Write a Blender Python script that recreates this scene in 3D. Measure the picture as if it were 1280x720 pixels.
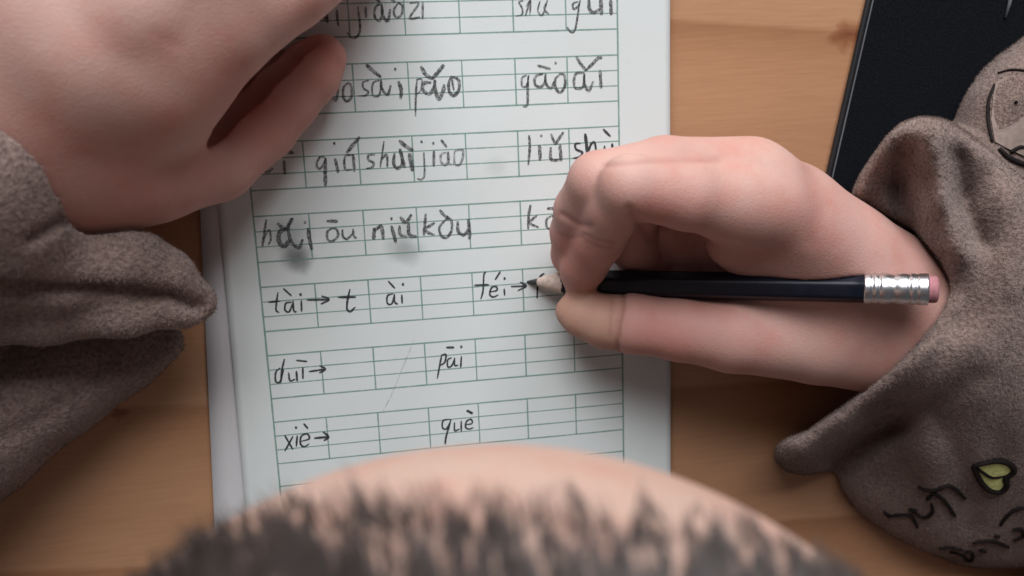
import bpy, math, random
import numpy as np
from mathutils import Matrix, Vector
from mathutils.bvhtree import BVHTree

random.seed(7); RNG = np.random.default_rng(7)
for o in list(bpy.data.objects): bpy.data.objects.remove(o)
scene = bpy.context.scene
COL = scene.collection

# ------------------------------------------------------------------ camera
# Work frame: millimetres, z = 0 on the top of the page, x along the ruled lines, y away from the writer.
# World: metres, table top at z = 0.
F = 1150.0
RC = np.array([[0.9845975244774369, -0.03821065856956127, 0.17060967254109394],
               [0.07316207650299082, 0.976325233051894, -0.20355920482240256],
               [-0.15879239703042902, 0.2129060470673361, 0.9640829786732479]])
CAM = np.array([-25.470320408342534, 34.367896628543235, 279.048508701123])
LIFT = 4.0                                   # page top above table, mm
cam_d = bpy.data.cameras.new('camera'); cam = bpy.data.objects.new('camera', cam_d); COL.objects.link(cam)
cam_d.sensor_width = 4.8; cam_d.lens = 4.8 * F / 1280.0
cam_d.clip_start = 0.01; cam_d.clip_end = 50
mw = Matrix.Identity(4)
for i in range(3):
    for j in range(3): mw[i][j] = RC[j][i]
mw.translation = Vector((CAM[0] / 1000, CAM[1] / 1000, (CAM[2] + LIFT) / 1000))
cam.matrix_world = mw
cam_d.dof.use_dof = True; cam_d.dof.focus_distance = 0.272; cam_d.dof.aperture_fstop = 1.6
scene.camera = cam

# ------------------------------------------------------------------ light: daylight from a window across the table
w = bpy.data.worlds.new('World'); scene.world = w; w.use_nodes = True
w.node_tree.nodes['Background'].inputs[0].default_value = (0.92, 0.95, 1.0, 1)
w.node_tree.nodes['Background'].inputs[1].default_value = 0.08
ld = bpy.data.lights.new('window_light', 'AREA'); ld.shape = 'RECTANGLE'; ld.size = 1.3; ld.size_y = 1.1
ld.energy = 42; ld.color = (0.97, 0.985, 1.0)
lo = bpy.data.objects.new('window_light', ld); COL.objects.link(lo)
lo.location = (-0.05, 1.25, 0.80)
lo.rotation_euler = (Vector((0.03, -0.02, 0.02)) - lo.location).to_track_quat('-Z', 'Y').to_euler()
scene.view_settings.view_transform = 'Standard'; scene.view_settings.look = 'None'
scene.view_settings.exposure = 0.0; scene.view_settings.gamma = 1.0
scene.view_settings.use_curve_mapping = False
scene.render.resolution_x = 1024; scene.render.resolution_y = 576

# ------------------------------------------------------------------ helpers
def ray(px, py):
    return RC.T @ np.array([(px - 640) / F, (360 - py) / F, -1.0])
def P(px, py, z):
    """photo pixel at height z (mm above the page) -> work-frame point"""
    d = ray(px, py); return CAM + d * ((z - CAM[2]) / d[2])
def proj(V):
    v = (np.asarray(V) - CAM) @ RC.T
    return np.stack([640 + F * v[:, 0] / -v[:, 2], 360 - F * v[:, 1] / -v[:, 2]], 1)
def world(V):
    V = np.array(V, dtype=float).reshape(-1, 3).copy(); V[:, 2] += LIFT; return V / 1000.0
def link(name, verts, faces, mat, parent=None, smooth=True):
    me = bpy.data.meshes.new(name); me.from_pydata(world(verts).tolist(), [], faces if isinstance(faces, list) else faces.tolist())
    if smooth: me.polygons.foreach_set('use_smooth', [True] * len(me.polygons))
    if mat: me.materials.append(mat)
    me.update()
    o = bpy.data.objects.new(name, me); COL.objects.link(o)
    if parent:
        o.parent = parent
        if parent.type == 'EMPTY': o.matrix_parent_inverse = Matrix.Translation(-parent.location)
    return o
def empty(name, loc=(0, 0, 0)):
    o = bpy.data.objects.new(name, None); COL.objects.link(o); o.location = loc; o.empty_display_size = 0.02; return o
def tag(o, label=None, cat=None, group=None, kind=None):
    for k, v in (('label', label), ('category', cat), ('group', group), ('kind', kind)):
        if v: o[k] = v
    return o
def nrm(v): return v / (np.linalg.norm(v) + 1e-12)

# ---- materials
def mat(name):
    m = bpy.data.materials.new(name); m.use_nodes = True
    return m, m.node_tree, m.node_tree.nodes['Principled BSDF']
def N(nt, t, **kw):
    n = nt.nodes.new(t)
    for k, v in kw.items():
        if k in n.inputs: n.inputs[k].default_value = v
        else: setattr(n, k, v)
    return n
def ramp(nt, fac, stops):
    r = nt.nodes.new('ShaderNodeValToRGB'); cr = r.color_ramp
    while len(cr.elements) < len(stops): cr.elements.new(0.5)
    for e, (p, c) in zip(cr.elements, stops):
        e.position = p; e.color = (*c, 1) if len(c) == 3 else c
    nt.links.new(fac, r.inputs[0]); return r
def mixc(nt, mode, fac, a, b):
    n = nt.nodes.new('ShaderNodeMix'); n.data_type = 'RGBA'; n.blend_type = mode
    for s, v in ((n.inputs[0], fac), (n.inputs[6], a), (n.inputs[7], b)):
        if hasattr(v, 'links') or hasattr(v, 'is_linked'): nt.links.new(v, s)
        else: s.default_value = v if not isinstance(v, tuple) else (*v, 1)
    return n.outputs[2]
def bump(nt, bs, h, strength, dist):
    b = N(nt, 'ShaderNodeBump', Strength=strength, Distance=dist); nt.links.new(h, b.inputs['Height'])
    nt.links.new(b.outputs[0], bs.inputs['Normal']); return b
def coords(nt, scale=(1, 1, 1), rot=(0, 0, 0), loc=(0, 0, 0)):
    tc = nt.nodes.new('ShaderNodeTexCoord'); mp = nt.nodes.new('ShaderNodeMapping')
    mp.inputs['Scale'].default_value = scale; mp.inputs['Rotation'].default_value = rot; mp.inputs['Location'].default_value = loc
    nt.links.new(tc.outputs['Object'], mp.inputs[0]); return mp.outputs[0]

def m_wood():
    m, nt, b = mat('warm_pine_wood')
    c0 = coords(nt, (3.2, 15, 9), (0, 0, 0.28))
    n1 = N(nt, 'ShaderNodeTexNoise', Scale=1.0, Detail=3.0, Roughness=0.5, Distortion=0.6); nt.links.new(c0, n1.inputs[0])
    # rings bend round two knots
    wv = N(nt, 'ShaderNodeTexWave', Scale=0.42, Distortion=4.0, Detail=2.0, wave_type='BANDS', bands_direction='Y', wave_profile='SAW'); wv.inputs['Detail Scale'].default_value = 0.6
    nt.links.new(c0, wv.inputs[0])
    c1 = coords(nt, (60, 900, 60), (0, 0, 0.12))
    n2 = N(nt, 'ShaderNodeTexNoise', Scale=1.0, Detail=4.0, Roughness=0.6); nt.links.new(c1, n2.inputs[0])
    base = ramp(nt, n1.outputs[0], [(0.30, (0.40, 0.205, 0.112)), (0.5, (0.465, 0.250, 0.138)), (0.70, (0.53, 0.300, 0.168))]).outputs[0]
    band = ramp(nt, wv.outputs[0], [(0.0, (1, 1, 1)), (0.45, (1, 1, 1)), (0.8, (0.90, 0.84, 0.79)), (0.97, (0.68, 0.57, 0.49)), (1.0, (0.97, 0.96, 0.95))]).outputs[0]
    col = mixc(nt, 'MULTIPLY', 0.75, base, band)
    fine = ramp(nt, n2.outputs[0], [(0.3, (0.86, 0.84, 0.82)), (0.6, (1, 1, 1))]).outputs[0]
    col = mixc(nt, 'MULTIPLY', 0.7, col, fine)
    for (kx, ky, kr) in KNOTS:
        ck = coords(nt, (1000 / kr, 1600 / kr, 1), (0, 0, 0.12))
        mp = ck.node
        p = Matrix.Rotation(0.12, 3, 'Z') @ Vector((kx / kr, ky / kr * 1.6, 0)) if False else None
        geo = nt.nodes.new('ShaderNodeTexCoord'); vs = N(nt, 'ShaderNodeVectorMath', operation='SUBTRACT'); vs.inputs[1].default_value = (kx / 1000, ky / 1000, 0)
        nt.links.new(geo.outputs['Object'], vs.inputs[0])
        vm = N(nt, 'ShaderNodeVectorMath', operation='MULTIPLY'); vm.inputs[1].default_value = (1000 / kr, 1500 / kr, 0); nt.links.new(vs.outputs[0], vm.inputs[0])
        nn = N(nt, 'ShaderNodeTexNoise', Scale=2.0, Detail=3.0); nt.links.new(vm.outputs[0], nn.inputs[0])
        va = N(nt, 'ShaderNodeVectorMath', operation='LENGTH'); nt.links.new(vm.outputs[0], va.inputs[0])
        ad = N(nt, 'ShaderNodeMath', operation='MULTIPLY_ADD'); ad.inputs[1].default_value = 0.9; nt.links.new(nn.outputs[0], ad.inputs[0]); nt.links.new(va.outputs['Value'], ad.inputs[2])
        rk = ramp(nt, ad.outputs[0], [(0.35, (0.42, 0.25, 0.19)), (0.75, (0.66, 0.48, 0.39)), (1.0, (1, 1, 1))]).outputs[0]
        col = mixc(nt, 'MULTIPLY', 0.85, col, rk)
        nt.nodes.remove(mp)
    nt.links.new(col, b.inputs['Base Color'])
    b.inputs['Roughness'].default_value = 0.42
    bump(nt, b, n2.outputs[0], 0.06, 0.0004)
    return m

def m_paper(name='notebook_paper', tint=(0.665, 0.70, 0.695), smudge=True):
    m, nt, b = mat(name)
    c = coords(nt, (1, 1, 1))
    n = N(nt, 'ShaderNodeTexNoise', Scale=28.0, Detail=3.0); nt.links.new(c, n.inputs[0])
    n2 = N(nt, 'ShaderNodeTexNoise', Scale=900.0, Detail=3.0); nt.links.new(c, n2.inputs[0])
    col = ramp(nt, n.outputs[0], [(0.3, tuple(t * 0.94 for t in tint)), (0.7, (tint[0], tint[1] * 1.0, tint[2] * 1.01))]).outputs[0]
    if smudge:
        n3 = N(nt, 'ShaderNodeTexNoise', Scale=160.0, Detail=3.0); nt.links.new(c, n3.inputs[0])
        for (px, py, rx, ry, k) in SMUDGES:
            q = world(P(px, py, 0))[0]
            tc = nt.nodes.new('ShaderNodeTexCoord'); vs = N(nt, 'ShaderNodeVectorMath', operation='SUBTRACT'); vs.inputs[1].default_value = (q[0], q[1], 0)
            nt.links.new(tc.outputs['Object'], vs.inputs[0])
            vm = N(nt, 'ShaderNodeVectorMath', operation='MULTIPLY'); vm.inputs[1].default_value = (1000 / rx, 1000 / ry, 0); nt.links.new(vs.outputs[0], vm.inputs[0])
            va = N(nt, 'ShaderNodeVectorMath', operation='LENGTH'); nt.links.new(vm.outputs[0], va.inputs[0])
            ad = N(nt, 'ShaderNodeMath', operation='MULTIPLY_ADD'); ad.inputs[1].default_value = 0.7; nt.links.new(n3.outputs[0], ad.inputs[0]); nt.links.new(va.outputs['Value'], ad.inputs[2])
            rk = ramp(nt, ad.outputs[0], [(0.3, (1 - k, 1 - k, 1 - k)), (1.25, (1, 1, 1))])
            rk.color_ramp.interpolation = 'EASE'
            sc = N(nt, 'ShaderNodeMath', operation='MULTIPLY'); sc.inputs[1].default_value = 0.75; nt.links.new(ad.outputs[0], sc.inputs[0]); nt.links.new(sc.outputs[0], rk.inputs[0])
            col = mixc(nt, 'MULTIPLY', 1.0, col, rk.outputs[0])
    nt.links.new(col, b.inputs['Base Color']); b.inputs['Roughness'].default_value = 0.85
    b.inputs['Specular IOR Level'].default_value = 0.25
    bump(nt, b, n2.outputs[0], 0.12, 0.0002)
    return m

def m_ink(name, col, lo_, hi_, sc=1400.0):
    """pencil or print on paper: grainy coverage"""
    m, nt, b = mat(name)
    b.inputs['Base Color'].default_value = (*col, 1); b.inputs['Roughness'].default_value = 0.6
    n = N(nt, 'ShaderNodeTexNoise', Scale=sc, Detail=2.0, Roughness=0.7); nt.links.new(coords(nt), n.inputs[0])
    r = ramp(nt, n.outputs[0], [(0.35, (lo_,) * 3), (0.65, (hi_,) * 3)])
    nt.links.new(r.outputs[0], b.inputs['Alpha']); return m

def m_skin():
    m, nt, b = mat('child_skin')
    at = N(nt, 'ShaderNodeAttribute', attribute_name='tone')
    c = coords(nt)
    n1 = N(nt, 'ShaderNodeTexNoise', Scale=75.0, Detail=6.0, Roughness=0.6); nt.links.new(c, n1.inputs[0])
    n2 = N(nt, 'ShaderNodeTexVoronoi', Scale=1700.0); nt.links.new(c, n2.inputs[0])
    n3 = N(nt, 'ShaderNodeTexNoise', Scale=260.0, Detail=3.0, Roughness=0.6); nt.links.new(c, n3.inputs[0])
    mott = ramp(nt, n1.outputs[0], [(0.30, (0.98, 0.80, 0.77)), (0.5, (1, 0.97, 0.96)), (0.7, (1.0, 1.04, 1.05))]).outputs[0]
    col = mixc(nt, 'MULTIPLY', 0.9, at.outputs['Color'], mott)
    nt.links.new(col, b.inputs['Base Color'])
    b.inputs['Roughness'].default_value = 0.6; b.inputs['Specular IOR Level'].default_value = 0.28
    b.inputs['Subsurface Weight'].default_value = 0.10; b.inputs['Subsurface Radius'].default_value = (1.0, 0.35, 0.2); b.inputs['Subsurface Scale'].default_value = 0.004
    ad = N(nt, 'ShaderNodeMath', operation='MULTIPLY_ADD'); ad.inputs[1].default_value = 0.8; nt.links.new(n3.outputs[0], ad.inputs[0]); nt.links.new(n2.outputs[0], ad.inputs[2])
    bump(nt, b, ad.outputs[0], 0.2, 0.00028)
    return m

def m_fleece():
    m, nt, b = mat('grey_brown_fleece')
    c = coords(nt)
    n1 = N(nt, 'ShaderNodeTexNoise', Scale=38.0, Detail=3.0, Roughness=0.6); nt.links.new(c, n1.inputs[0])
    n2 = N(nt, 'ShaderNodeTexNoise', Scale=850.0, Detail=3.0, Roughness=0.7); nt.links.new(c, n2.inputs[0])
    c1 = ramp(nt, n1.outputs[0], [(0.3, (0.170, 0.116, 0.100)), (0.7, (0.236, 0.168, 0.147))]).outputs[0]
    c2 = ramp(nt, n2.outputs[0], [(0.3, (0.45, 0.43, 0.43)), (0.62, (1.18, 1.18, 1.18))]).outputs[0]
    col = mixc(nt, 'MULTIPLY', 0.9, c1, c2)
    nt.links.new(col, b.inputs['Base Color']); b.inputs['Roughness'].default_value = 0.95
    b.inputs['Sheen Weight'].default_value = 0.35; b.inputs['Sheen Roughness'].default_value = 0.6; b.inputs['Sheen Tint'].default_value = (0.75, 0.66, 0.62, 1)
    b.inputs['Specular IOR Level'].default_value = 0.1
    bump(nt, b, n2.outputs[0], 0.8, 0.0012)
    return m
def m_plain(name, col, rough=0.5, metal=0.0, spec=0.5, noise=None, coat=0.0):
    m, nt, b = mat(name)
    b.inputs['Roughness'].default_value = rough; b.inputs['Metallic'].default_value = metal; b.inputs['Specular IOR Level'].default_value = spec
    b.inputs['Coat Weight'].default_value = coat
    sc, lo_, hi_, bs = noise or (80.0, 0.9, 1.08, 0.05)
    n = N(nt, 'ShaderNodeTexNoise', Scale=sc, Detail=3.0); nt.links.new(coords(nt), n.inputs[0])
    r = ramp(nt, n.outputs[0], [(0.3, tuple(x * lo_ for x in col)), (0.7, tuple(min(1, x * hi_) for x in col))])
    nt.links.new(r.outputs[0], b.inputs['Base Color'])
    if bs: bump(nt, b, n.outputs[0], bs, 0.0005)
    return m

KNOTS = [(*P(1060, 44, -4)[:2], 14.0), (*P(150, 517, -4)[:2], 6.0)]
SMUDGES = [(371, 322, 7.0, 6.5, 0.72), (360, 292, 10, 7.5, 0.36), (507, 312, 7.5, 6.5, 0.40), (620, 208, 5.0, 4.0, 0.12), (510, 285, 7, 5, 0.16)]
WOOD = m_wood(); PAPER = m_paper(); PAPER2 = m_paper('lower_paper', (0.60, 0.585, 0.60), False)
SKIN = m_skin(); FLEECE = m_fleece()
PRINT = m_ink('grid_print', (0.19, 0.34, 0.29), 0.5, 0.8, 700.0)
GRAPH = m_ink('soft_pencil_marks', (0.05, 0.048, 0.052), 0.30, 0.86, 1300.0)
GRAPH_L = m_ink('faint_pencil_marks', (0.07, 0.07, 0.075), 0.15, 0.62, 1300.0)
INK = m_ink('fine_pen_marks', (0.028, 0.030, 0.036), 0.72, 0.97, 1500.0)

# ------------------------------------------------------------------ signed distance modelling
def d_cone(X, a, b, ra, rb):
    ba = b - a; l2 = float(ba @ ba)
    if l2 < 1e-6: return np.sqrt(((X - a) ** 2).sum(1)) - max(ra, rb)
    rr = ra - rb; a2 = l2 - rr * rr
    if a2 <= 1e-6: return np.sqrt(((X - (a if ra > rb else b)) ** 2).sum(1)) - max(ra, rb)
    il2 = 1 / l2
    pa = X - a; y = pa @ ba; z = y - l2
    x2 = ((pa * l2 - y[:, None] * ba) ** 2).sum(1)
    y2 = y * y * l2; z2 = z * z * l2
    k = np.sign(rr) * rr * rr * x2
    c1 = np.sign(z) * a2 * z2 > k
    c2 = np.sign(y) * a2 * y2 < k
    out = (np.sqrt(np.maximum(x2 * a2 * il2, 0)) + y * rr) * il2 - ra
    out = np.where(c2, np.sqrt(x2 + y2) * il2 - ra, out)
    return np.where(c1, np.sqrt(x2 + z2) * il2 - rb, out)
def d_ell(X, c, r, rot=None):
    q = X - c
    if rot is not None: q = q @ rot            # columns of rot = local axes
    r = np.asarray(r, float)
    k0 = np.sqrt(((q / r) ** 2).sum(1)); k1 = np.sqrt(((q / (r * r)) ** 2).sum(1))
    return k0 * (k0 - 1) / np.maximum(k1, 1e-9)
def smin(a, b, k):
    if k <= 0: return np.minimum(a, b)
    h = np.maximum(k - np.abs(a - b), 0) / k
    return np.minimum(a, b) - h * h * k * 0.25
def smax(a, b, k): return -smin(-a, -b, k)
def chain(X, nodes, k=1.5):
    d = None
    for (a, ra), (b, rb) in zip(nodes[:-1], nodes[1:]):
        e = d_cone(X, a, b, ra, rb); d = e if d is None else smin(d, e, k)
    return d
def px_nodes(L): return [(P(x, y, z), r) for (x, y, z, r) in L]

def surface_nets(fn, lo, hi, h):
    """zero level of fn on a grid with step h -> verts, quads (outward)"""
    lo = np.asarray(lo, float); n = np.ceil((np.asarray(hi, float) - lo) / h).astype(int) + 1
    ax = [lo[i] + h * np.arange(n[i]) for i in range(3)]
    # coarse pass finds the blocks near the surface, only those are sampled finely
    B = 4; nb = -(-n // B)
    cax = [lo[i] + h * (B * np.arange(nb[i]) + (B - 1) / 2) for i in range(3)]
    cg = np.stack(np.meshgrid(*cax, indexing='ij'), -1).reshape(-1, 3)
    cv = np.concatenate([fn(cg[i:i + 300000]) for i in range(0, len(cg), 300000)]).reshape(nb)
    val = cv.astype(np.float32).repeat(B, 0).repeat(B, 1).repeat(B, 2)[:n[0], :n[1], :n[2]].copy()
    near = (np.abs(cv) < h * B * 1.9).repeat(B, 0).repeat(B, 1).repeat(B, 2)[:n[0], :n[1], :n[2]]
    pi = np.argwhere(near)
    for i in range(0, len(pi), 300000):
        q = pi[i:i + 300000]; val[q[:, 0], q[:, 1], q[:, 2]] = fn(lo + h * q)
    ins = val < 0
    cs = [(a, b, c) for a in (0, 1) for b in (0, 1) for c in (0, 1)]
    def corner(A, c): return A[c[0]:n[0] - 1 + c[0], c[1]:n[1] - 1 + c[1], c[2]:n[2] - 1 + c[2]]
    cnt = sum(corner(ins, c).astype(np.int8) for c in cs)
    act = (cnt > 0) & (cnt < 8)
    idx = np.argwhere(act); vid = -np.ones(act.shape, np.int64); vid[act] = np.arange(len(idx))
    V = {c: val[idx[:, 0] + c[0], idx[:, 1] + c[1], idx[:, 2] + c[2]].astype(float) for c in cs}
    acc = np.zeros((len(idx), 3)); num = np.zeros(len(idx))
    for c in cs:
        for a in range(3):
            if c[a] == 0:
                d = list(c); d[a] = 1; d = tuple(d)
                s = (V[c] < 0) != (V[d] < 0)
                t = np.where(s, V[c] / np.where(s, V[c] - V[d], 1), 0)
                p = np.tile(np.array(c, float), (len(idx), 1)); p[:, a] = t
                acc[s] += p[s]; num[s] += 1
    verts = lo + h * (idx + acc / num[:, None])
    quads = []
    for a in range(3):
        b, c = (a + 1) % 3, (a + 2) % 3
        s0 = [slice(None)] * 3; s1 = [slice(None)] * 3
        s0[a] = slice(0, n[a] - 1); s1[a] = slice(1, n[a])
        A, B = ins[tuple(s0)], ins[tuple(s1)]
        e = np.argwhere(A != B)
        e = e[(e[:, b] > 0) & (e[:, c] > 0) & (e[:, b] < n[b] - 1) & (e[:, c] < n[c] - 1)]
        fl = A[e[:, 0], e[:, 1], e[:, 2]]
        def v(db, dc):
            q = e.copy(); q[:, b] -= db; q[:, c] -= dc; return vid[q[:, 0], q[:, 1], q[:, 2]]
        q = np.stack([v(1, 1), v(0, 1), v(0, 0), v(1, 0)], 1)
        q[~fl] = q[~fl][:, ::-1]
        quads.append(q)
    return verts, np.concatenate(quads)
def normals(V, Q):
    a = V[Q[:, 2]] - V[Q[:, 0]]; b = V[Q[:, 3]] - V[Q[:, 1]]
    n = np.cross(a, b); out = np.zeros_like(V)
    for i in range(4): np.add.at(out, Q[:, i], n)
    return out / (np.linalg.norm(out, axis=1, keepdims=True) + 1e-12)
def relax(V, Q, it=2, lam=0.5):
    e = np.concatenate([Q[:, [0, 1]], Q[:, [1, 2]], Q[:, [2, 3]], Q[:, [3, 0]]])
    for _ in range(it):
        s = np.zeros_like(V); n = np.zeros(len(V))
        np.add.at(s, e[:, 0], V[e[:, 1]]); np.add.at(n, e[:, 0], 1)
        np.add.at(s, e[:, 1], V[e[:, 0]]); np.add.at(n, e[:, 1], 1)
        V = V + lam * (s / np.maximum(n, 1)[:, None] - V)
    return V
def bounds(nodes_lists, pad=6):
    pts = [(p - r, p + r) for L in nodes_lists for (p, r) in L]
    return np.min([a for a, _ in pts], 0) - pad, np.max([b for _, b in pts], 0) + pad
def seg_dist2(Q, poly):
    best = np.full(len(Q), 1e9)
    for a, b in zip(poly[:-1], poly[1:]):
        ab = b - a; t = np.clip(((Q - a) @ ab) / max(ab @ ab, 1e-9), 0, 1)
        best = np.minimum(best, ((Q - a - t[:, None] * ab) ** 2).sum(1))
    return np.sqrt(best)
def crease(V, Nn, poly_px, width_px, depth):
    """press a furrow along a line where the surface shows in the photograph"""
    q = proj(V); face = ((CAM - V) * Nn).sum(1) > 0
    d = seg_dist2(q, np.array(poly_px, float))
    wgt = np.exp(-(d / width_px) ** 2) * face
    return V - Nn * (wgt * depth)[:, None], wgt
def wob(V, s, amp, seed):
    r = np.random.default_rng(seed); out = np.zeros(len(V))
    for i in range(7):
        k = nrm(r.normal(size=3)) * s * r.uniform(0.6, 1.6); out += np.sin(V @ k + r.uniform(0, 6.28))
    return out / 7 * amp * 2
# ------------------------------------------------------------------ table, mat
def slab(name, pts, z0, z1, m, parent=None, bev=0.0):
    n = len(pts); pts = np.array(pts, float)
    if bev:
        c = pts.mean(0); inn = pts + np.array([nrm(c - p) for p in pts]) * bev * 1.4
        rings = [(pts, z0), (pts, z1 - bev), (pts * 0.7 + inn * 0.3, z1 - bev * 0.3), (inn, z1)]
    else: rings = [(pts, z0), (pts, z1)]
    V = [(x, y, z) for R_, z in rings for x, y in R_]
    Fc = [tuple(range(n))[::-1], tuple(range((len(rings) - 1) * n, len(rings) * n))]
    for r in range(len(rings) - 1):
        for i in range(n): Fc.append((r * n + i, r * n + (i + 1) % n, (r + 1) * n + (i + 1) % n, (r + 1) * n + i))
    return link(name, V, Fc, m, parent, False)
table = slab('table_top', [(-420, -210), (430, -210), (430, 330), (-420, 330)], -4 - 22, -4, WOOD, None, 2.0)
tag(table, 'warm pine table top with visible grain and knots', None, None, 'structure')

# black pouch at the upper right
BLK = m_plain('black_woven_cloth', (0.005, 0.006, 0.008), 0.9, 0, 0.08, (1500.0, 0.6, 1.5, 0.3))
BLK_E = m_plain('black_piping', (0.012, 0.012, 0.014), 0.4, 0, 0.5)
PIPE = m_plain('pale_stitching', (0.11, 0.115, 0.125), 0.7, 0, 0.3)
mat_root = empty('desk_mat', world(P(1160, 60, -4))[0])
e0, e1 = P(1092, -40, -4)[:2], P(1030, 240, -4)[:2]
dv = nrm(e1 - e0); nv = np.array([-dv[1], dv[0]])
if nv[0] < 0: nv = -nv
b0, b1 = e0 - dv * 90, P(988, 405, -4)[:2]
slab('mat_sheet', [b0 + nv * 0.6, b1 + nv * 0.6, b1 + nv * 210, b0 + nv * 210][::1], -4.0, -1.9, BLK, mat_root, 0.5)
def tube(name, pts, rad, m, parent=None, seg=8, caps=True):
    pts = np.array(pts, float); n = len(pts)
    rad = np.broadcast_to(np.asarray(rad, float), (n,))
    V = []; up = np.array([0.13, 0.2, 1.0])
    for i in range(n):
        t = nrm(pts[min(i + 1, n - 1)] - pts[max(i - 1, 0)]); a = nrm(np.cross(t, up)); b = np.cross(a, t)
        for j in range(seg):
            th = 2 * math.pi * j / seg; V.append(pts[i] + rad[i] * (math.cos(th) * a + math.sin(th) * b))
    Fc = [(i * seg + j, i * seg + (j + 1) % seg, (i + 1) * seg + (j + 1) % seg, (i + 1) * seg + j) for i in range(n - 1) for j in range(seg)]
    if caps: Fc += [tuple(range(seg))[::-1], tuple(range((n - 1) * seg, n * seg))]
    return link(name, V, Fc, m, parent) if name else (V, Fc)
tt = np.linspace(0, 1, 60)
tube('edge_piping', [[*(b0 + (b1 - b0) * t + nv * 0.6), -2.4] for t in tt], 1.0, BLK_E, mat_root)
tube('stitched_line', [[*(b0 + (b1 - b0) * t + nv * 1.75), -1.75] for t in tt], 0.28, PIPE, mat_root, 5)
tube('pale_mark', [P(1268, -30, -1.2), P(1262, 4, -1.2), P(1257, 22, -1.3)], [0.6, 0.6, 0.35], PIPE, mat_root)  # thin pale grey line laid on the mat as a mark
tag(mat_root, 'black cloth mat with stitched pale edge line on the wooden table', 'mat')

# ------------------------------------------------------------------ notebook
note = empty('notebook', world(P(560, 330, -4))[0])
def rect_px(L, R_, z):      # left and right edges as two pixels each, extended to the sheet's real ends
    l0, l1 = P(*L[0], z), P(*L[1], z); r0, r1 = P(*R_[0], z), P(*R_[1], z)
    dl = nrm(l1 - l0); dr = nrm(r1 - r0)
    def at(p, d, y): return p + d * ((y - p[1]) / d[1])
    return [at(l0, dl, Y1), at(l0, dl, Y0), at(r0, dr, Y0 - 1.0), at(r0, dr, Y1)]
Y0, Y1 = -121.0, 95.0
def sheet(name, quad, zf, m, nx=70, ny=90, thick=0.12):
    A, B, C, D = [np.array(q) for q in quad]        # top-left, bottom-left, bottom-right, top-right
    U, Vv = np.meshgrid(np.linspace(0, 1, nx), np.linspace(0, 1, ny), indexing='ij')
    top = []
    for u, v in zip(U.ravel(), Vv.ravel()):
        p = (A * (1 - u) + D * u) * (1 - v) + (B * (1 - u) + C * u) * v
        p[2] = zf(u, v, p); top.append(p)
    top = np.array(top); bot = top - [0, 0, thick]
    V = np.concatenate([top, bot]); k = nx * ny
    Fc = []
    for i in range(nx - 1):
        for j in range(ny - 1):
            a, b, c, d = i * ny + j, i * ny + j + 1, (i + 1) * ny + j + 1, (i + 1) * ny + j
            Fc += [(a, b, c, d), (d + k, c + k, b + k, a + k)]
    bd = [i * ny for i in range(nx)] + [(nx - 1) * ny + j for j in range(1, ny)] + [i * ny + ny - 1 for i in range(nx - 2, -1, -1)] + [j for j in range(ny - 2, 0, -1)]
    for i in range(len(bd)):
        a, b = bd[i], bd[(i + 1) % len(bd)]; Fc.append((a, b, b + k, a + k))
    return link(name, V, Fc, m, note)
def sst(a, b, x): t = min(max((x - a) / (b - a), 0), 1); return t * t * (3 - 2 * t)
def page_z(x, y): return 0.28 * math.sin(x * 0.04 + y * 0.018 + 0.6) + 0.10 * math.sin(x * 0.09 - y * 0.05) + 0.06 * math.sin(y * 0.09 + 1.0)
LE = ((272, 250), (306, 622)); RE = ((838, 0), (838, 580))
def top_z(u, v, p): return page_z(p[0], p[1]) - 0.35 * sst(0.05, 0.0, u) + 0.9 * sst(0.06, 0.0, u) * (1 - v) * 0
page = sheet('page', rect_px(LE, RE, 0), top_z, PAPER)
L2 = ((250, 268), (267, 640))
under = sheet('page', rect_px(L2, ((836, 0), (836, 580)), -1.5), lambda u, v, p: -1.7 - 0.3 * sst(0.03, 0, u), PAPER2, 30, 40)
for i in range(3):
    off = 1.5 + 2.2 * i
    sheet('page', rect_px(((250 + off, 268), (267 + off, 640)), ((836 - i, 0), (836 - i, 580)), -2.2 - 0.5 * i), (lambda u, v, p, z=-2.2 - 0.5 * i: z), PAPER2, 6, 6)
sheet('cover', rect_px(((251, 268), (268, 640)), ((835, 0), (835, 580)), -3.8), lambda u, v, p: -3.72, m_plain('green_card', (0.42, 0.44, 0.40), 0.7), 6, 6, 0.27)
tag(note, 'ruled exercise notebook filled with handwritten letters, lying open on the table', 'notebook')

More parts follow.
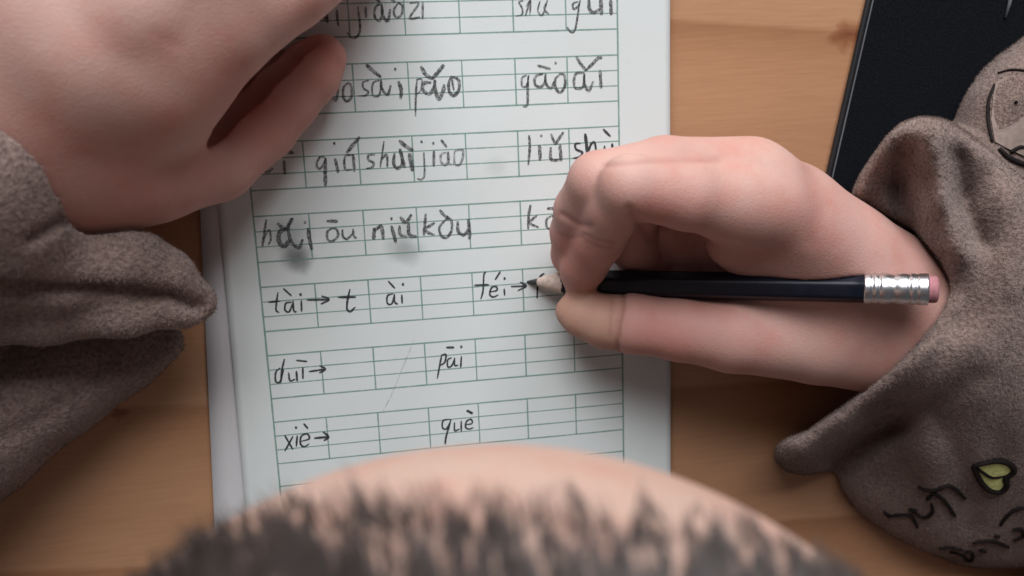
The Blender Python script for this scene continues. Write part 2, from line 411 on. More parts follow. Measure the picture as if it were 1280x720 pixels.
def ribbon_data(pts, wid, z, taper=True, seed=0):
    wid = wid * (1.16 if taper else 1.12)
    """flat stroke on the page following a smooth curve through pts (work frame)"""
    pts = [np.array(p, float) for p in pts]
    if len(pts) > 2:
        out = []; ext = [2 * pts[0] - pts[1]] + pts + [2 * pts[-1] - pts[-2]]
        for i in range(1, len(ext) - 2):
            p0, p1, p2, p3 = ext[i - 1:i + 3]
            for t in np.linspace(0, 1, 7)[:-1]:
                out.append(0.5 * (2 * p1 + (p2 - p0) * t + (2 * p0 - 5 * p1 + 4 * p2 - p3) * t * t + (3 * p1 - p0 - 3 * p2 + p3) * t ** 3))
        out.append(pts[-1]); pts = out
    else: pts = [pts[0] + (pts[1] - pts[0]) * t for t in np.linspace(0, 1, 6)]
    n = len(pts); V = []; rr = random.Random(seed)
    for i, p in enumerate(pts):
        t = nrm((pts[min(i + 1, n - 1)] - pts[max(i - 1, 0)])[:2]); nn = np.array([-t[1], t[0]])
        s = i / (n - 1); w_ = wid * (rr.uniform(0.85, 1.12))
        if taper: w_ *= 0.62 + 0.38 * min(1, 5 * s, 5 * (1 - s))
        for sg in (-1, 1):
            q = p[:2] + nn * sg * w_ / 2; V.append((q[0], q[1], page_z(q[0], q[1]) + z))
    return V, [(2 * i, 2 * i + 2, 2 * i + 3, 2 * i + 1) for i in range(n - 1)]
def join(datas):
    V, Fc = [], []
    for v, f in datas:
        k = len(V); V += list(v); Fc += [tuple(a + k for a in q) for q in f]
    return V, Fc
# printed grid: columns of 16 mm, rows of four lines, pitch 21.4 mm
CW, RP, RH = 16.0, 21.4008, 13.7486
gx = lambda c: (c - 3.5) * CW
gy = lambda r, l: -((r - 4) * RP + l / 3 * RH)
gr = []
for r in range(0, 10):
    for l in range(4):
        y = gy(r, l)
        if y < Y0 + 3 or y > Y1 - 3: continue
        gr.append(ribbon_data([(gx(0) + 56 * i / 2.0, y, 0) for i in range(5)], 0.42 if l in (0, 3) else 0.33, 0.035, False, r * 4 + l))
    for c in range(1, 7):
        if gy(r, 3) < Y0 or gy(r, 0) > Y1: continue
        gr.append(ribbon_data([(gx(c), gy(r, 0), 0), (gx(c), gy(r, 3), 0)], 0.40, 0.045, False, c))
for c in (0, 7): gr.append(ribbon_data([(gx(c), y, 0) for y in np.linspace(Y1 - 8, Y0 + 6, 12)], 0.50, 0.055, False, 99 + c))
gv, gf = join(gr); link('ruled_grid', gv, gf, PRINT, page, False)

# handwriting, traced in enlarged tiles of the page (tile origin in pixels, 5.333 tile units per pixel)
TILE = {'A': (300, 0), 'B': (540, 0), 'C': (300, 135), 'D': (540, 135), 'E': (310, 250), 'F': (540, 250), 'G': (310, 385), 'H': (540, 385), 'I': (310, 490), 'J': (540, 480)}
def wr(t, strokes, m=GRAPH, wid=0.62):
    ox, oy = TILE[t]; ds = []
    for k, s in enumerate(strokes):
        wd = wid
        if isinstance(s[0], (int, float)): wd = s[0]; s = s[1:]
        pts = [P(ox + x / 5.3333, oy + y / 5.3333, 0) for x, y in s]
        if len(pts) == 1: pts = [pts[0] - [0.35, 0, 0], pts[0] + [0.35, 0.05, 0]]; wd = max(wd, 0.75)
        ds.append(ribbon_data(pts, wd, 0.075 + 0.006 * k, True, k * 13 + int(ox + oy)))
    v, f = join(ds); return link('handwritten_syllable', v, f, m, page, False)
wr('A', [[(535, 130), (578, 116)], [1.0, (565, 128), (585, 135)], [(580, 95), (584, 155)], [(645, 65), (655, 175)]])
wr('A', [[(785, 45), (795, 120), (800, 200), (780, 245), (740, 250), (715, 215)], [(838, 45), (840, 120)],
         [(945, 25), (905, 45), (898, 110), (930, 140), (950, 80), (945, 30)], [0.8, (945, 30), (952, 100), (985, 138), (1002, 60)],
         [(1050, 25), (1025, 70), (1040, 115), (1075, 100), (1082, 40), (1050, 15)], [(1005, -8), (1035, 14)], [(900, -10), (935, 15)],
         ])
wr('A', [[(1130, 20), (1190, 25), (1130, 120), (1200, 115)], [(1217, 15), (1217, 130)]])
wr('A', [[(600, 545), (560, 540), (540, 600), (550, 660), (590, 640), (607, 560)], [(605, 540), (600, 620), (640, 670), (655, 590)], [0.9, (570, 515), (605, 545)],
         [0.7, (715, 555), (690, 590), (690, 650), (715, 675), (745, 640), (740, 570), (715, 550)]], GRAPH, 0.7)
wr('A', [[(860, 535), (820, 550), (825, 590), (855, 610), (840, 635), (790, 640)], [(930, 535), (890, 550), (880, 600), (890, 640), (930, 630), (940, 550)],
         [0.75, (940, 530), (945, 590), (985, 630), (1005, 565)], [0.95, (840, 430), (885, 470), (940, 515)], [0.95, (1055, 540), (1075, 600), (1070, 660)], [(1035, 462)]], GRAPH, 0.55)
wr('A', [[(1180, 525), (1172, 640), (1170, 775)], [0.45, (1180, 530), (1212, 530), (1205, 600), (1175, 630)], [1.0, (1205, 440), (1240, 500), (1285, 525)], [1.0, (1280, 525), (1320, 480), (1360, 430)],
         [0.95, (1275, 550), (1225, 555), (1220, 600), (1265, 625), (1300, 560)], [1.0, (1298, 530), (1300, 590), (1325, 660), (1355, 600), (1360, 560)],
         [0.85, (1410, 505), (1390, 560), (1400, 620), (1430, 635), (1460, 590), (1455, 530), (1410, 510)], [0.6, (1410, 520), (1425, 600)]], GRAPH, 0.6)
wr('B', [[(608, 5), (580, 15), (600, 55), (600, 95), (560, 108)], [(660, -15), (622, 105)], [(628, 45), (655, 8), (652, 100)], [(720, 5), (705, 70), (735, 100), (765, 20)], [(770, 0), (748, 60), (780, 95)]], GRAPH, 0.5)
wr('B', [[(975, 10), (940, 25), (945, 60), (975, 40), (990, 0)], [0.55, (985, 0), (970, 110), (950, 205), (920, 210), (900, 180)], [0.95, (1045, -10), (1050, 60), (1080, 85), (1115, 60)], [1.15, (1125, -10), (1130, 100)], [1.0, (1190, -5), (1195, 100)]], GRAPH, 0.6)
wr('B', [[0.6, (630, 500), (600, 520), (600, 575), (630, 570), (645, 500)], [0.7, (640, 505), (637, 620), (633, 700), (605, 710)], [(740, 490), (690, 510), (685, 560), (720, 580), (750, 550), (757, 490)],
         [(755, 490), (757, 550), (790, 590), (815, 540)], [0.7, (700, 435), (790, 460)], [(823, 420)], [(850, 495), (820, 530), (825, 590), (855, 615), (885, 570), (880, 500), (845, 490)]], GRAPH, 0.75)
wr('B', [[0.85, (960, 375), (990, 425), (1025, 470)], [0.85, (1025, 470), (1070, 425), (1110, 385), (1135, 390)], [(1010, 485), (955, 495), (950, 580), (1005, 580), (1017, 490)], [(1012, 478), (1017, 560), (1045, 605), (1075, 540)], [0.9, (1120, 465), (1127, 590)]], GRAPH, 0.75)
wr('C', [[(215, 340), (155, 340), (150, 390), (180, 430), (220, 400)], [0.8, (293, 345), (300, 445)], [0.85, (250, 295), (360, 297)]], GRAPH, 0.65)
wr('C', [[(565, 325), (530, 330), (510, 380), (530, 405), (560, 370), (572, 330)], [0.95, (570, 330), (568, 430), (570, 520)], [0.8, (635, 335), (655, 435)], [(628, 237)], [(700, 320), (695, 370), (705, 410), (745, 410)], [0.75, (755, 310), (762, 425)], [0.5, (700, 315), (760, 312)],
         [0.95, (712, 300), (750, 250), (800, 190)]], GRAPH, 0.6)
wr('C', [[(900, 310), (860, 315), (855, 345), (890, 365), (880, 395), (840, 405)], [0.55, (960, 220), (935, 395)], [(940, 350), (970, 310), (982, 330), (982, 395)], [0.95, (1030, 300), (1025, 370), (1050, 400), (1085, 370), (1068, 280)], [0.9, (1065, 270), (1098, 400)],
         [1.15, (1130, 300), (1150, 420)], [1.0, (1060, 215), (1100, 250), (1155, 285)]], GRAPH, 0.65)
wr('C', [[(1225, 295), (1230, 440), (1210, 475), (1180, 470)], [(1210, 225)], [0.7, (1292, 285), (1292, 390)], [(1288, 235)], [0.7, (1340, 210), (1378, 262)]], GRAPH, 0.55)
wr('D', [[(95, 295), (60, 310), (60, 360), (90, 380), (110, 340), (107, 290)], [(105, 290), (110, 360), (132, 380)], [(150, 285), (150, 370), (185, 375), (205, 320), (200, 280), (150, 285)]], GRAPH_L, 0.7)
wr('D', [[(645, 180), (650, 260), (640, 380)], [0.95, (715, 245), (719, 350)], [(727, 185)], [0.85, (790, 260), (792, 340), (850, 345)], [0.9, (850, 240), (860, 355)], [0.85, (790, 170), (820, 235), (840, 210), (875, 160)]], GRAPH, 0.75)
wr('D', [[(990, 235), (955, 240), (960, 275), (1000, 295), (985, 325), (940, 335)], [0.9, (1020, 170), (1040, 335)], [(1040, 300), (1060, 240), (1085, 235), (1097, 330)], [(1150, 250), (1150, 300), (1180, 320)], [(1200, 235), (1207, 320)], [0.7, (1140, 140), (1190, 190)]], INK, 0.65)
wr('E', [[(122, 130), (95, 310)], [0.5, (105, 260), (140, 200), (152, 260), (135, 300)], [1.2, (270, 190), (215, 210), (205, 270), (240, 310), (280, 260)], [0.9, (290, 120), (268, 190), (290, 280), (340, 320), (365, 260)], [0.9, (195, 155), (250, 190), (300, 120)], [(380, 150)], [1.0, (400, 185), (410, 260), (427, 335)]], GRAPH, 0.7)
wr('E', [[0.9, (525, 140), (600, 142)], [(560, 190), (530, 210), (530, 260), (560, 275), (600, 240), (590, 195), (555, 190)], [(630, 195), (632, 240), (660, 260), (700, 220)], [(700, 190), (706, 240), (725, 255)]], GRAPH, 0.65)
wr('E', [[1.0, (842, 185), (838, 265)], [1.0, (840, 210), (880, 175), (895, 200), (902, 265)], [0.95, (955, 170), (987, 285)], [(957, 125)], [0.8, (1010, 170), (1015, 230), (1060, 245)], [1.0, (1070, 150), (1075, 230), (1125, 245)], [0.9, (1015, 110), (1050, 150), (1090, 95)]], GRAPH, 0.8)
wr('E', [[0.8, (1185, 90), (1172, 235)], [0.8, (1245, 150), (1180, 200), (1245, 235)], [(1317, 130), (1277, 180), (1287, 235), (1322, 250), (1357, 200), (1352, 130), (1312, 130)], [0.85, (1277, 65), (1307, 100), (1347, 125)], [0.9, (1397, 140), (1402, 210), (1442, 230), (1467, 190)], [1.0, (1467, 125), (1475, 200), (1475, 260)]], GRAPH, 0.75)
wr('F', [[0.8, (655, 30), (642, 110), (640, 195)], [0.8, (700, 100), (650, 150), (710, 182)], [(800, 100), (762, 130), (767, 180), (800, 195), (830, 150), (800, 100)], [0.8, (765, 55), (830, 55)]], GRAPH, 0.7)
wr('E', [[(200, 615), (190, 680), (187, 735), (207, 752)], [(135, 682), (215, 675)], [(292, 682), (252, 690), (247, 735), (275, 745), (298, 690)], [(300, 672), (305, 738), (325, 748)], [(355, 670), (357, 745)], [(235, 590), (290, 640)], [(350, 632)],
         [(390, 668), (540, 665)], [(490, 640), (540, 664), (485, 695)]], INK, 0.52)
wr('E', [[(680, 595), (665, 660), (660, 725), (682, 745), (715, 715)], [(600, 650), (720, 648)], ], INK, 0.6)
wr('E', [[(967, 625), (930, 640), (930, 690), (960, 690), (977, 630)], [(975, 625), (978, 680), (1000, 695)], [(1025, 630), (1028, 690)], [(935, 540), (980, 590)], [(1033, 563)]], INK, 0.5)
wr('F', [[(358, 478), (345, 500), (340, 600), (325, 660)], [(280, 567), (380, 563)], [(385, 612), (432, 600), (425, 575), (395, 585), (385, 630), (410, 645), (442, 630)], [(480, 590), (484, 635)], [(420, 530), (455, 475)], [(483, 522)], [(525, 575), (625, 572)], [(585, 545), (627, 572), (570, 603)]], INK, 0.52)
wr('F', [[(748, 488), (720, 510), (705, 560), (700, 655)]], INK, 0.6)
wr('G', [[(215, 400), (185, 430), (185, 490), (215, 490), (237, 410)], [(243, 340), (225, 420), (219, 500)], [(270, 430), (280, 485), (315, 475)], [(322, 420), (328, 490)], [(365, 395), (366, 475)], [(320, 350), (395, 358)], [(405, 425), (510, 410)], [(475, 385), (515, 408), (475, 435)]], INK, 0.52)
wr('H', [[(65, 310), (50, 390), (35, 470)], [(60, 315), (92, 310), (85, 360), (50, 385)], [(132, 330), (105, 345), (105, 390), (130, 385), (152, 335)], [(150, 330), (151, 380), (175, 380)], [(196, 320), (191, 395)], [0.7, (95, 262), (148, 262)], [(195, 258)]], INK, 0.5)
wr('I', [[(245, 290), (300, 385)], [(300, 295), (245, 395)], [(328, 290), (322, 365)], [(350, 330), (407, 312), (395, 280), (355, 295), (350, 345), (375, 365), (408, 345)], [(320, 238)], [(370, 210), (400, 245)], [0.6, (440, 308), (535, 300)], [0.6, (500, 265), (537, 300), (505, 325)]], INK, 0.52)
wr('J', [[(122, 235), (75, 245), (70, 290), (95, 300), (122, 250)], [0.6, (127, 235), (95, 350), (88, 405)], [(150, 255), (152, 310), (185, 300)], [(195, 245), (195, 318)], [(225, 272), (267, 262), (260, 235), (230, 250), (225, 290), (250, 300), (277, 290)], [0.7, (230, 175), (272, 197)]], INK, 0.5)
wr('G', [[0.3, (1110, 205), (1030, 400), (965, 560), (900, 690)]], m_ink('pressed_crease', (0.25, 0.25, 0.26), 0.05, 0.4), 0.3).name = 'scratch_mark'

# ------------------------------------------------------------------ pencil
PT = P(659, 352.5, 0.15)                                   # lead touching the page
zs = 58.0
PE = P(1173, 362, zs)
AX = nrm(PE - PT); PLEN = float(np.linalg.norm(PE - PT))
def on_axis(px):                                           # distance along the pencil seen at pixel column px
    lo_, hi_ = 0.0, PLEN
    for _ in range(40):
        m_ = (lo_ + hi_) / 2
        if proj([PT + AX * m_])[0][0] < px: lo_ = m_
        else: hi_ = m_
    return m_
PR = 3.95
pencil = empty('pencil', world(PT)[0])
pu = nrm(np.cross(AX, [0, 0, 1])); pv = np.cross(pu, AX)
def lathe(name, prof, m, seg=24, hexa=False, parent=pencil, rough=None):
    V = []
    for s, r in prof:
        for j in range(seg):
            th = 2 * math.pi * j / seg + 0.2; q = r
            if hexa:
                a6 = (th % (math.pi / 3)) - math.pi / 6; q = r * (0.93 / math.cos(a6)) ** 0.9 if r > 1 else r
            V.append(PT + AX * s + q * (math.cos(th) * pu + math.sin(th) * pv))
    n = len(prof)
    Fc = [(i * seg + j, i * seg + (j + 1) % seg, (i + 1) * seg + (j + 1) % seg, (i + 1) * seg + j) for i in range(n - 1) for j in range(seg)]
    Fc += [tuple(range(seg))[::-1], tuple(range((n - 1) * seg, n * seg))]
    return link(name, V, Fc, m, parent)
sL, sC, sF = on_axis(673), on_axis(705), on_axis(1080)
lathe('lead', [(0, 0.35), (0.6, 0.55), (sL, 1.25), (sL + .5, 1.2)], m_plain('graphite', (0.04, 0.04, 0.042), 0.4, 0.2))
lathe('sharpened_wood', [(sL - 0.2, 1.22), (sL, 1.4), (sL + 3.0, 2.3), (sC, PR * 0.97), (sC + 0.4, PR * 0.96)], m_plain('pale_pencil_wood', (0.55, 0.43, 0.37), 0.7, 0, 0.3, (700.0, 0.75, 1.1, 0.3)), 24)
NAVY = m_plain('navy_black_lacquer', (0.005, 0.0065, 0.014), 0.42, 0, 0.28, (300.0, 0.8, 1.25, 0.05), 0.0)
lathe('shaft', [(sC - 0.1, PR * 0.9), (sC, PR * 0.99), (sC + 0.6, PR)] + [(s, PR) for s in np.linspace(sC + 2, sF, 20)] + [(sF + 0.2, PR * 0.9)], NAVY, 36, True)
METAL = m_plain('crimped_aluminium', (0.72, 0.72, 0.74), 0.30, 1.0, 0.5, (500.0, 0.9, 1.05, 0.05))
sE = on_axis(1160); L_ = sE - sF; FR = PR * 1.10; pf = [(sF - 0.1, PR * 0.9), (sF, FR * 0.98), (sF + 0.3, FR)]
for u in np.linspace(0.03, 0.97, 60):
    dip = 0.10 * math.exp(-((u - 0.13) / 0.025) ** 2) + 0.10 * math.exp(-((u - 0.24) / 0.025) ** 2) + 0.13 * math.exp(-((u - 0.46) / 0.07) ** 2) + 0.10 * math.exp(-((u - 0.70) / 0.025) ** 2) + 0.08 * math.exp(-((u - 0.82) / 0.025) ** 2)
    pf.append((sF + L_ * u, FR * (1 - dip * 0.55)))
pf += [(sE, FR * 1.0), (sE + 0.1, FR * 0.9)]
fer = lathe('ferrule', pf, METAL, 40)
for a in (0.4, 1.3, 2.3, 3.4):                              # crimp dimples
    for u in (0.33, 0.76):
        c = PT + AX * (sF + L_ * u) + FR * 0.98 * (math.cos(a) * pu + math.sin(a) * pv)
        V, Fc = [], []
        rn = nrm(c - PT - AX * (sF + L_ * u)); tn = np.cross(AX, rn)
        for i, (rr_, hh) in enumerate(((0.75, 0.0), (0.6, 0.06), (0.25, 0.1))):
            for j in range(10): V.append(c + rn * hh + rr_ * (math.cos(j * .628) * AX + math.sin(j * .628) * tn))
        for i in range(2):
            for j in range(10): Fc.append((i * 10 + j, i * 10 + (j + 1) % 10, i * 10 + 10 + (j + 1) % 10, i * 10 + 10 + j))
        Fc.append(tuple(range(20, 30))); link('crimp', V, Fc, METAL, fer)
ER = PR * 0.93; lathe('eraser', [(sE - 1, ER), (sE + 0.2, ER), (PLEN - 0.9, ER), (PLEN - 0.3, ER * 0.93), (PLEN, ER * 0.75)], m_plain('pink_rubber', (0.40, 0.17, 0.19), 0.85, 0, 0.3, (600.0, 0.8, 1.1, 0.2)))
tag(pencil, 'dark navy pencil with silver ferrule and pink eraser held in the right hand', 'pencil')

# ------------------------------------------------------------------ the writer
person = empty('person', (-0.015, -0.30, 0.0))
tag(person, 'child in grey-brown fleece sweatshirt bent over the notebook, writing', 'person')

# ---- right hand in a tripod grip (pixel, pixel, height mm, radius mm)
RH_ = dict(
    palm=[[(1330, 455, 27, 21), (1175, 402, 27, 17.5), (1085, 354, 28, 16), (985, 262, 31, 13), (925, 240, 32, 11)],
          [(1175, 415, 22, 17), (1090, 350, 17, 16), (990, 262, 15, 12), (940, 240, 16, 10)],
          [(1165, 398, 31, 14.5), (1060, 326, 35, 13.5), (965, 258, 40, 11.5), (925, 252, 42, 10.5)],
          [(1150, 420, 28, 17), (1040, 395, 25, 14.5), (960, 365, 22, 10)],
          [(1060, 350, 27, 13), (985, 322, 29, 10.5), (935, 312, 29, 8.0), (912, 306, 30, 6.5)],
          [(1040, 340, 18, 14), (960, 305, 16, 12), (900, 300, 12, 9)]],
    index=[(930, 254, 42, 10.6), (860, 243, 45.5, 9.6), (788, 233, 46, 8.3), (768, 258, 38, 8.1), (749, 298, 27, 7.5), (731, 330, 17, 6.9), (724, 342, 14.0, 5.8)],
    middle=[(938, 219, 37, 10.4), (830, 213, 38, 9.2), (748, 227, 35, 8.2), (726, 262, 25, 7.5), (717, 290, 17, 6.8), (714, 318, 9.5, 6.0), (715, 328, 7.5, 5.2)],
    ring=[(930, 222, 24, 10), (850, 222, 24, 8.8), (785, 255, 20, 9.2), (788, 298, 11, 8.2), (800, 328, 8.5, 6.2), (818, 336, 8, 5.4)],
    little=[(955, 230, 14, 9), (890, 245, 14, 7.6), (838, 285, 11, 6.8), (858, 330, 8, 6.2), (880, 340, 7.5, 5.2)],
    thumb=[(1120, 432, 27, 16), (1020, 424, 27, 13.5), (915, 417, 25.5, 11.6), (850, 411, 23, 9.6), (792, 404, 20, 9.0), (757, 402, 16.5, 8.0), (728, 395, 13, 6.3), (714, 389, 11.5, 4.9)])
def hand_fn(H, kf=1.2, kp=7.0, extra=None, kt=6.0):
    palm = [px_nodes(L) for L in H['palm']]; fing = [px_nodes(H[k]) for k in ('index', 'middle', 'ring', 'little')]; th = px_nodes(H['thumb'])
    def fn(X):
        d = None
        for L in palm:
            e = chain(X, L, 3); d = e if d is None else smin(d, e, 9)
        f = None
        for L in fing:
            e = chain(X, L, 1.6); f = e if f is None else smin(f, e, kf)
        d = smin(d, f, kp); d = smin(d, chain(X, th, 2.0), kt)
        if extra: d = extra(X, d)
        return d
    return fn, palm + fing + [th]
def pencil_cut(X, d): return smax(d, -d_cone(X, PT, PE, 2.5, PR - 0.25), 1.0)
rh_fn, rh_n = hand_fn(RH_, extra=pencil_cut)
lo, hi = bounds(rh_n, 4); lo[2] = max(lo[2], -5); hi[0] = min(hi[0], 225)
rhV, rhQ = surface_nets(rh_fn, lo, hi, 0.8); rhV = relax(rhV, rhQ, 2)

# ---- left hand, palm down, holding the page
LH_ = dict(
    palm=[[(-190, 330, 26, 25), (10, 200, 32, 21), (120, 130, 37, 19), (202, 104, 41, 13.5)],
          [(0, 170, 36, 20), (90, 60, 46, 19), (160, 5, 50, 15), (240, -60, 50, 12)],
          [(-20, 130, 38, 19), (30, -10, 48, 17), (90, -75, 48, 12.5)],
          [(-40, 100, 28, 17), (-40, -60, 30, 15), (20, -130, 28, 11.5)],
          [(30, 215, 29, 18), (130, 200, 29, 17), (205, 190, 27, 13)], [(150, 80, 46, 16), (198, 38, 47, 13.5), (270, -20, 46, 11.0)], [(185, 100, 30, 14), (268, 30, 30, 10.5), (350, -22, 26, 9.5), (415, -75, 16, 8)], [(190, 95, 14, 13), (262, 32, 12, 12), (340, -22, 10, 11), (410, -70, 8, 8)]],  # last two chains: unseen filler added under the index to keep the gap dark
    index=[(206, 98, 43, 12.6), (282, 40, 44, 10.6), (362, -14, 37, 9.6), (432, -62, 22, 8.4), (472, -92, 10, 6.4)],
    middle=[(165, 0, 48, 13), (270, -110, 42, 10), (340, -180, 35, 9), (400, -230, 20, 8), (430, -255, 10, 6)],
    ring=[(90, -80, 38, 12), (190, -190, 40, 9.5), (250, -260, 33, 8.8), (300, -310, 18, 7.6), (325, -335, 9, 6)],
    little=[(20, -135, 30, 11), (90, -240, 32, 8.5), (130, -300, 26, 7.8), (165, -345, 14, 6.8), (180, -365, 8, 5.4)],
    thumb=[(110, 215, 27, 17), (190, 210, 26, 14.0), (270, 202, 18, 10.6), (325, 157, 10.5, 10.0), (354, 124, 9.5, 9.6), (386, 92, 9.0, 8.6), (403, 73, 8.5, 6.8)])
WEB = px_nodes([(256, 180, 32, 1.0), (266, 166, 24, 3.0), (286, 142, 17, 4.6), (320, 108, 14, 5.4), (360, 72, 13, 4.4), (388, 50, 13, 2.2)])
FLOOR = px_nodes([(240, 185, 6, 7), (285, 138, 1, 7), (330, 98, -1, 6), (350, 82, -2, 5)])
def web_cut(X, d): return smin(smax(d, -chain(X, WEB, 1), 1.8), chain(X, FLOOR, 1), 1.5)
lh_fn, lh_n = hand_fn(LH_, kp=9.0, extra=web_cut, kt=4.0)
lo, hi = bounds(lh_n, 4); lo[2] = max(lo[2], -5); lo[0] = max(lo[0], -190)
lhV, lhQ = surface_nets(lh_fn, lo, hi, 0.9); lhV = relax(lhV, lhQ, 2)

# ---- head: leaning forward over the page
HC = np.array([-15.3, -85.3, 183.6]); PITCH = math.radians(42)
cp, sp_ = math.cos(PITCH), math.sin(PITCH)
HR = np.array([[1, 0, 0], [0, cp, sp_], [0, -sp_, cp]])       # columns: right, forward, up of the head
def hl(X): return (X - HC) @ HR
def head_fn(X):
    q = hl(X)
    d = d_ell(q, np.array([0, 0, 0.0]), (74.0, 75.5, 75.0))
    d = smin(d, d_ell(q, np.array([0, -28, 2.0]), (71, 72, 72)), 20)
    d = smin(d, d_ell(q, np.array([0, 22, -52.0]), (52, 50, 52)), 22)               # face
    d = smin(d, d_ell(q, np.array([0, 50, -92.0]), (23, 18, 15)), 24)               # chin
    for s_ in (-1, 1):
        d = smin(d, d_ell(q, np.array([34 * s_, 38, -66.0]), (20, 24, 22)), 14)      # cheek
        d = smin(d, d_ell(q, np.array([74 * s_, -10, -40.0]), (5, 14, 24)), 4)       # ear
        d = smax(d, -d_ell(q, np.array([78 * s_, -6, -40.0]), (4, 7, 14)), 3)
        d = smax(d, -d_ell(q, np.array([28 * s_, 80, -34.0]), (17, 14, 10)), 8)      # eye socket
        d = smin(d, d_ell(q, np.array([28 * s_, 57, -34.0]), (13, 12, 11)), 2)       # eyeball under the lid
        d = smin(d, d_cone(q, np.array([14 * s_, 72, -20.0]), np.array([42 * s_, 62, -20.0]), 5, 4), 6)
    d = smin(d, d_cone(q, np.array([0, 72, -34.0]), np.array([0, 84, -58.0]), 5, 8), 7)
    for s_ in (-1, 1): d = smin(d, d_ell(q, np.array([9 * s_, 76, -60.0]), (6, 7, 5)), 4)
    d = smin(d, d_ell(q, np.array([0, 69, -77.0]), (17, 6, 4.5)), 3); d = smin(d, d_ell(q, np.array([0, 67, -84.0]), (14, 6, 4.5)), 3)
    d = smax(d, -d_cone(q, np.array([-16, 74, -80.5]), np.array([16, 74, -80.5]), 1.2, 1.2), 2)
    nk = d_cone(X, HC + HR @ np.array([0, -25, -50.0]), np.array([-15, -210, 95.0]), 42, 46)
    return smin(d, nk, 20)
hdV, hdQ = surface_nets(head_fn, HC - [92, 150, 150], HC + [92, 110, 95], 2.2); hdV = relax(hdV, hdQ, 2)

# ---- trunk and arms under the clothes
SHR, SHL = np.array([95, -235, 60.0]), np.array([-125, -235, 60.0])
ELR, ELL = np.array([265, -165, 28.0]), np.array([-245, -150, 28.0])
WRR, WRL = P(1330, 455, 27), P(-190, 330, 26)
def trunk_fn(X, g=0.0):
    d = d_cone(X, np.array([-15, -225, 40.0]), np.array([-15, -260, -180.0]), 68, 78)
    d = smin(d, d_cone(X, SHR, SHL, 38, 38), 30)
    for S, E_, W_, r in ((SHR, ELR, WRR, 21), (SHL, ELL, WRL, 24)):
        d = smin(d, d_cone(X, S, E_, 32, 28), 20); d = smin(d, d_cone(X, E_, W_, 22, r - 5), 12)
    d = smin(d, d_cone(X, np.array([-15, -215, 60.0]), np.array([-15, -190, 110.0]), 48, 42), 20)
    return d - g
tkV, tkQ = surface_nets(lambda X: trunk_fn(X), (-300, -360, -280), (320, -60, 160), 6.0); tkV = relax(tkV, tkQ, 1)

def gauss_px(V, px, r):
    q = proj(V); return np.exp(-(((q - np.array(px[:2])) ** 2).sum(1)) / (r * r))
BASE = np.array([0.51, 0.298, 0.258]); RED = np.array([0.50, 0.185, 0.155]); TAN = np.array([0.42, 0.25, 0.17]); PALE = np.array([0.57, 0.37, 0.315])
def tone(V, spots):
    c = np.tile(BASE, (len(V), 1))
    for px, r, colr, k in spots:
        w_ = (gauss_px(V, px, r) * k)[:, None]; c = c * (1 - w_) + colr * w_
    return c
# furrows and folds of the skin
n_ = normals(rhV, rhQ)
rhC = tone(rhV, [((735, 400), 48, TAN, 0.0), ((715, 335), 38, RED, 0.45), ((708, 310), 40, RED, 0.35), ((820, 440), 75, RED, 0.5), ((780, 205), 38, PALE, 0.6), ((955, 195), 70, PALE, 0.5), ((830, 285), 50, RED, 0.35), ((1000, 300), 60, RED, 0.2)])
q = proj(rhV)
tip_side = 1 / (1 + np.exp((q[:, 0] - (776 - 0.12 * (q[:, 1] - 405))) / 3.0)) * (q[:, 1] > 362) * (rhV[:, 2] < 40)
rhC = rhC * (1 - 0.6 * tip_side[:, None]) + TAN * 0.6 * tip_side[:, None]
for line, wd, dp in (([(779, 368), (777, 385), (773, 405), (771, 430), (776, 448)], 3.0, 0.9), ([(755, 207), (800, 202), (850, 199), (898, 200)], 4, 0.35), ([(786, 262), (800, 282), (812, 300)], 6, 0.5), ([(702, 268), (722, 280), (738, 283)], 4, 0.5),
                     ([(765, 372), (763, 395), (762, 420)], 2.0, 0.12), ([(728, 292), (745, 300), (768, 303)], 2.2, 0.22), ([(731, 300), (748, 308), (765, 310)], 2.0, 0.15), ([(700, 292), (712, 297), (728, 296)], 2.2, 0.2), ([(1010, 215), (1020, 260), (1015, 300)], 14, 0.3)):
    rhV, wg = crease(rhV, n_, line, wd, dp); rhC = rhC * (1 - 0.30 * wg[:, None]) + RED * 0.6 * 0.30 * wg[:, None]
n_ = normals(lhV, lhQ)
lhC = tone(lhV, [((208, 50), 30, RED, 0.55), ((130, 50), 160, PALE, 0.6), ((410, 70), 45, RED, 0.55), ((300, 110), 50, RED, 0.35), ((180, 240), 95, RED, 0.35), ((330, 160), 50, RED, 0.45), ((60, 200), 70, RED, 0.2)])
for line, wd, dp in (([(192, 42), (208, 52), (224, 58)], 7, 0.1), ([(262, 205), (240, 230), (222, 262)], 9, 0.35)):
    lhV, wg = crease(lhV, n_, line, wd, dp)
hq = hl(hdV); hdC = np.tile(np.array([0.50, 0.345, 0.285]), (len(hdV), 1))
lip = np.exp(-((hq[:, 0] / 16) ** 2 + ((hq[:, 2] + 80) / 7) ** 2)) * (hq[:, 1] > 50); hdC = hdC * (1 - lip[:, None] * .6) + np.array([0.5, 0.17, 0.15]) * lip[:, None] * .6

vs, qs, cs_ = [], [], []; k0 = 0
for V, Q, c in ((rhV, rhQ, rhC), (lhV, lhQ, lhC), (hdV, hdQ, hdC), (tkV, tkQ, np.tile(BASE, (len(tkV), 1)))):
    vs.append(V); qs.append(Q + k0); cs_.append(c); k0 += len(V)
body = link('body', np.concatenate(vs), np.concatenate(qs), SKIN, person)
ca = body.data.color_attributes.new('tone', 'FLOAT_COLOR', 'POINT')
cc = np.concatenate(cs_); ca.data.foreach_set('color', np.concatenate([cc, np.ones((len(cc), 1))], 1).ravel())

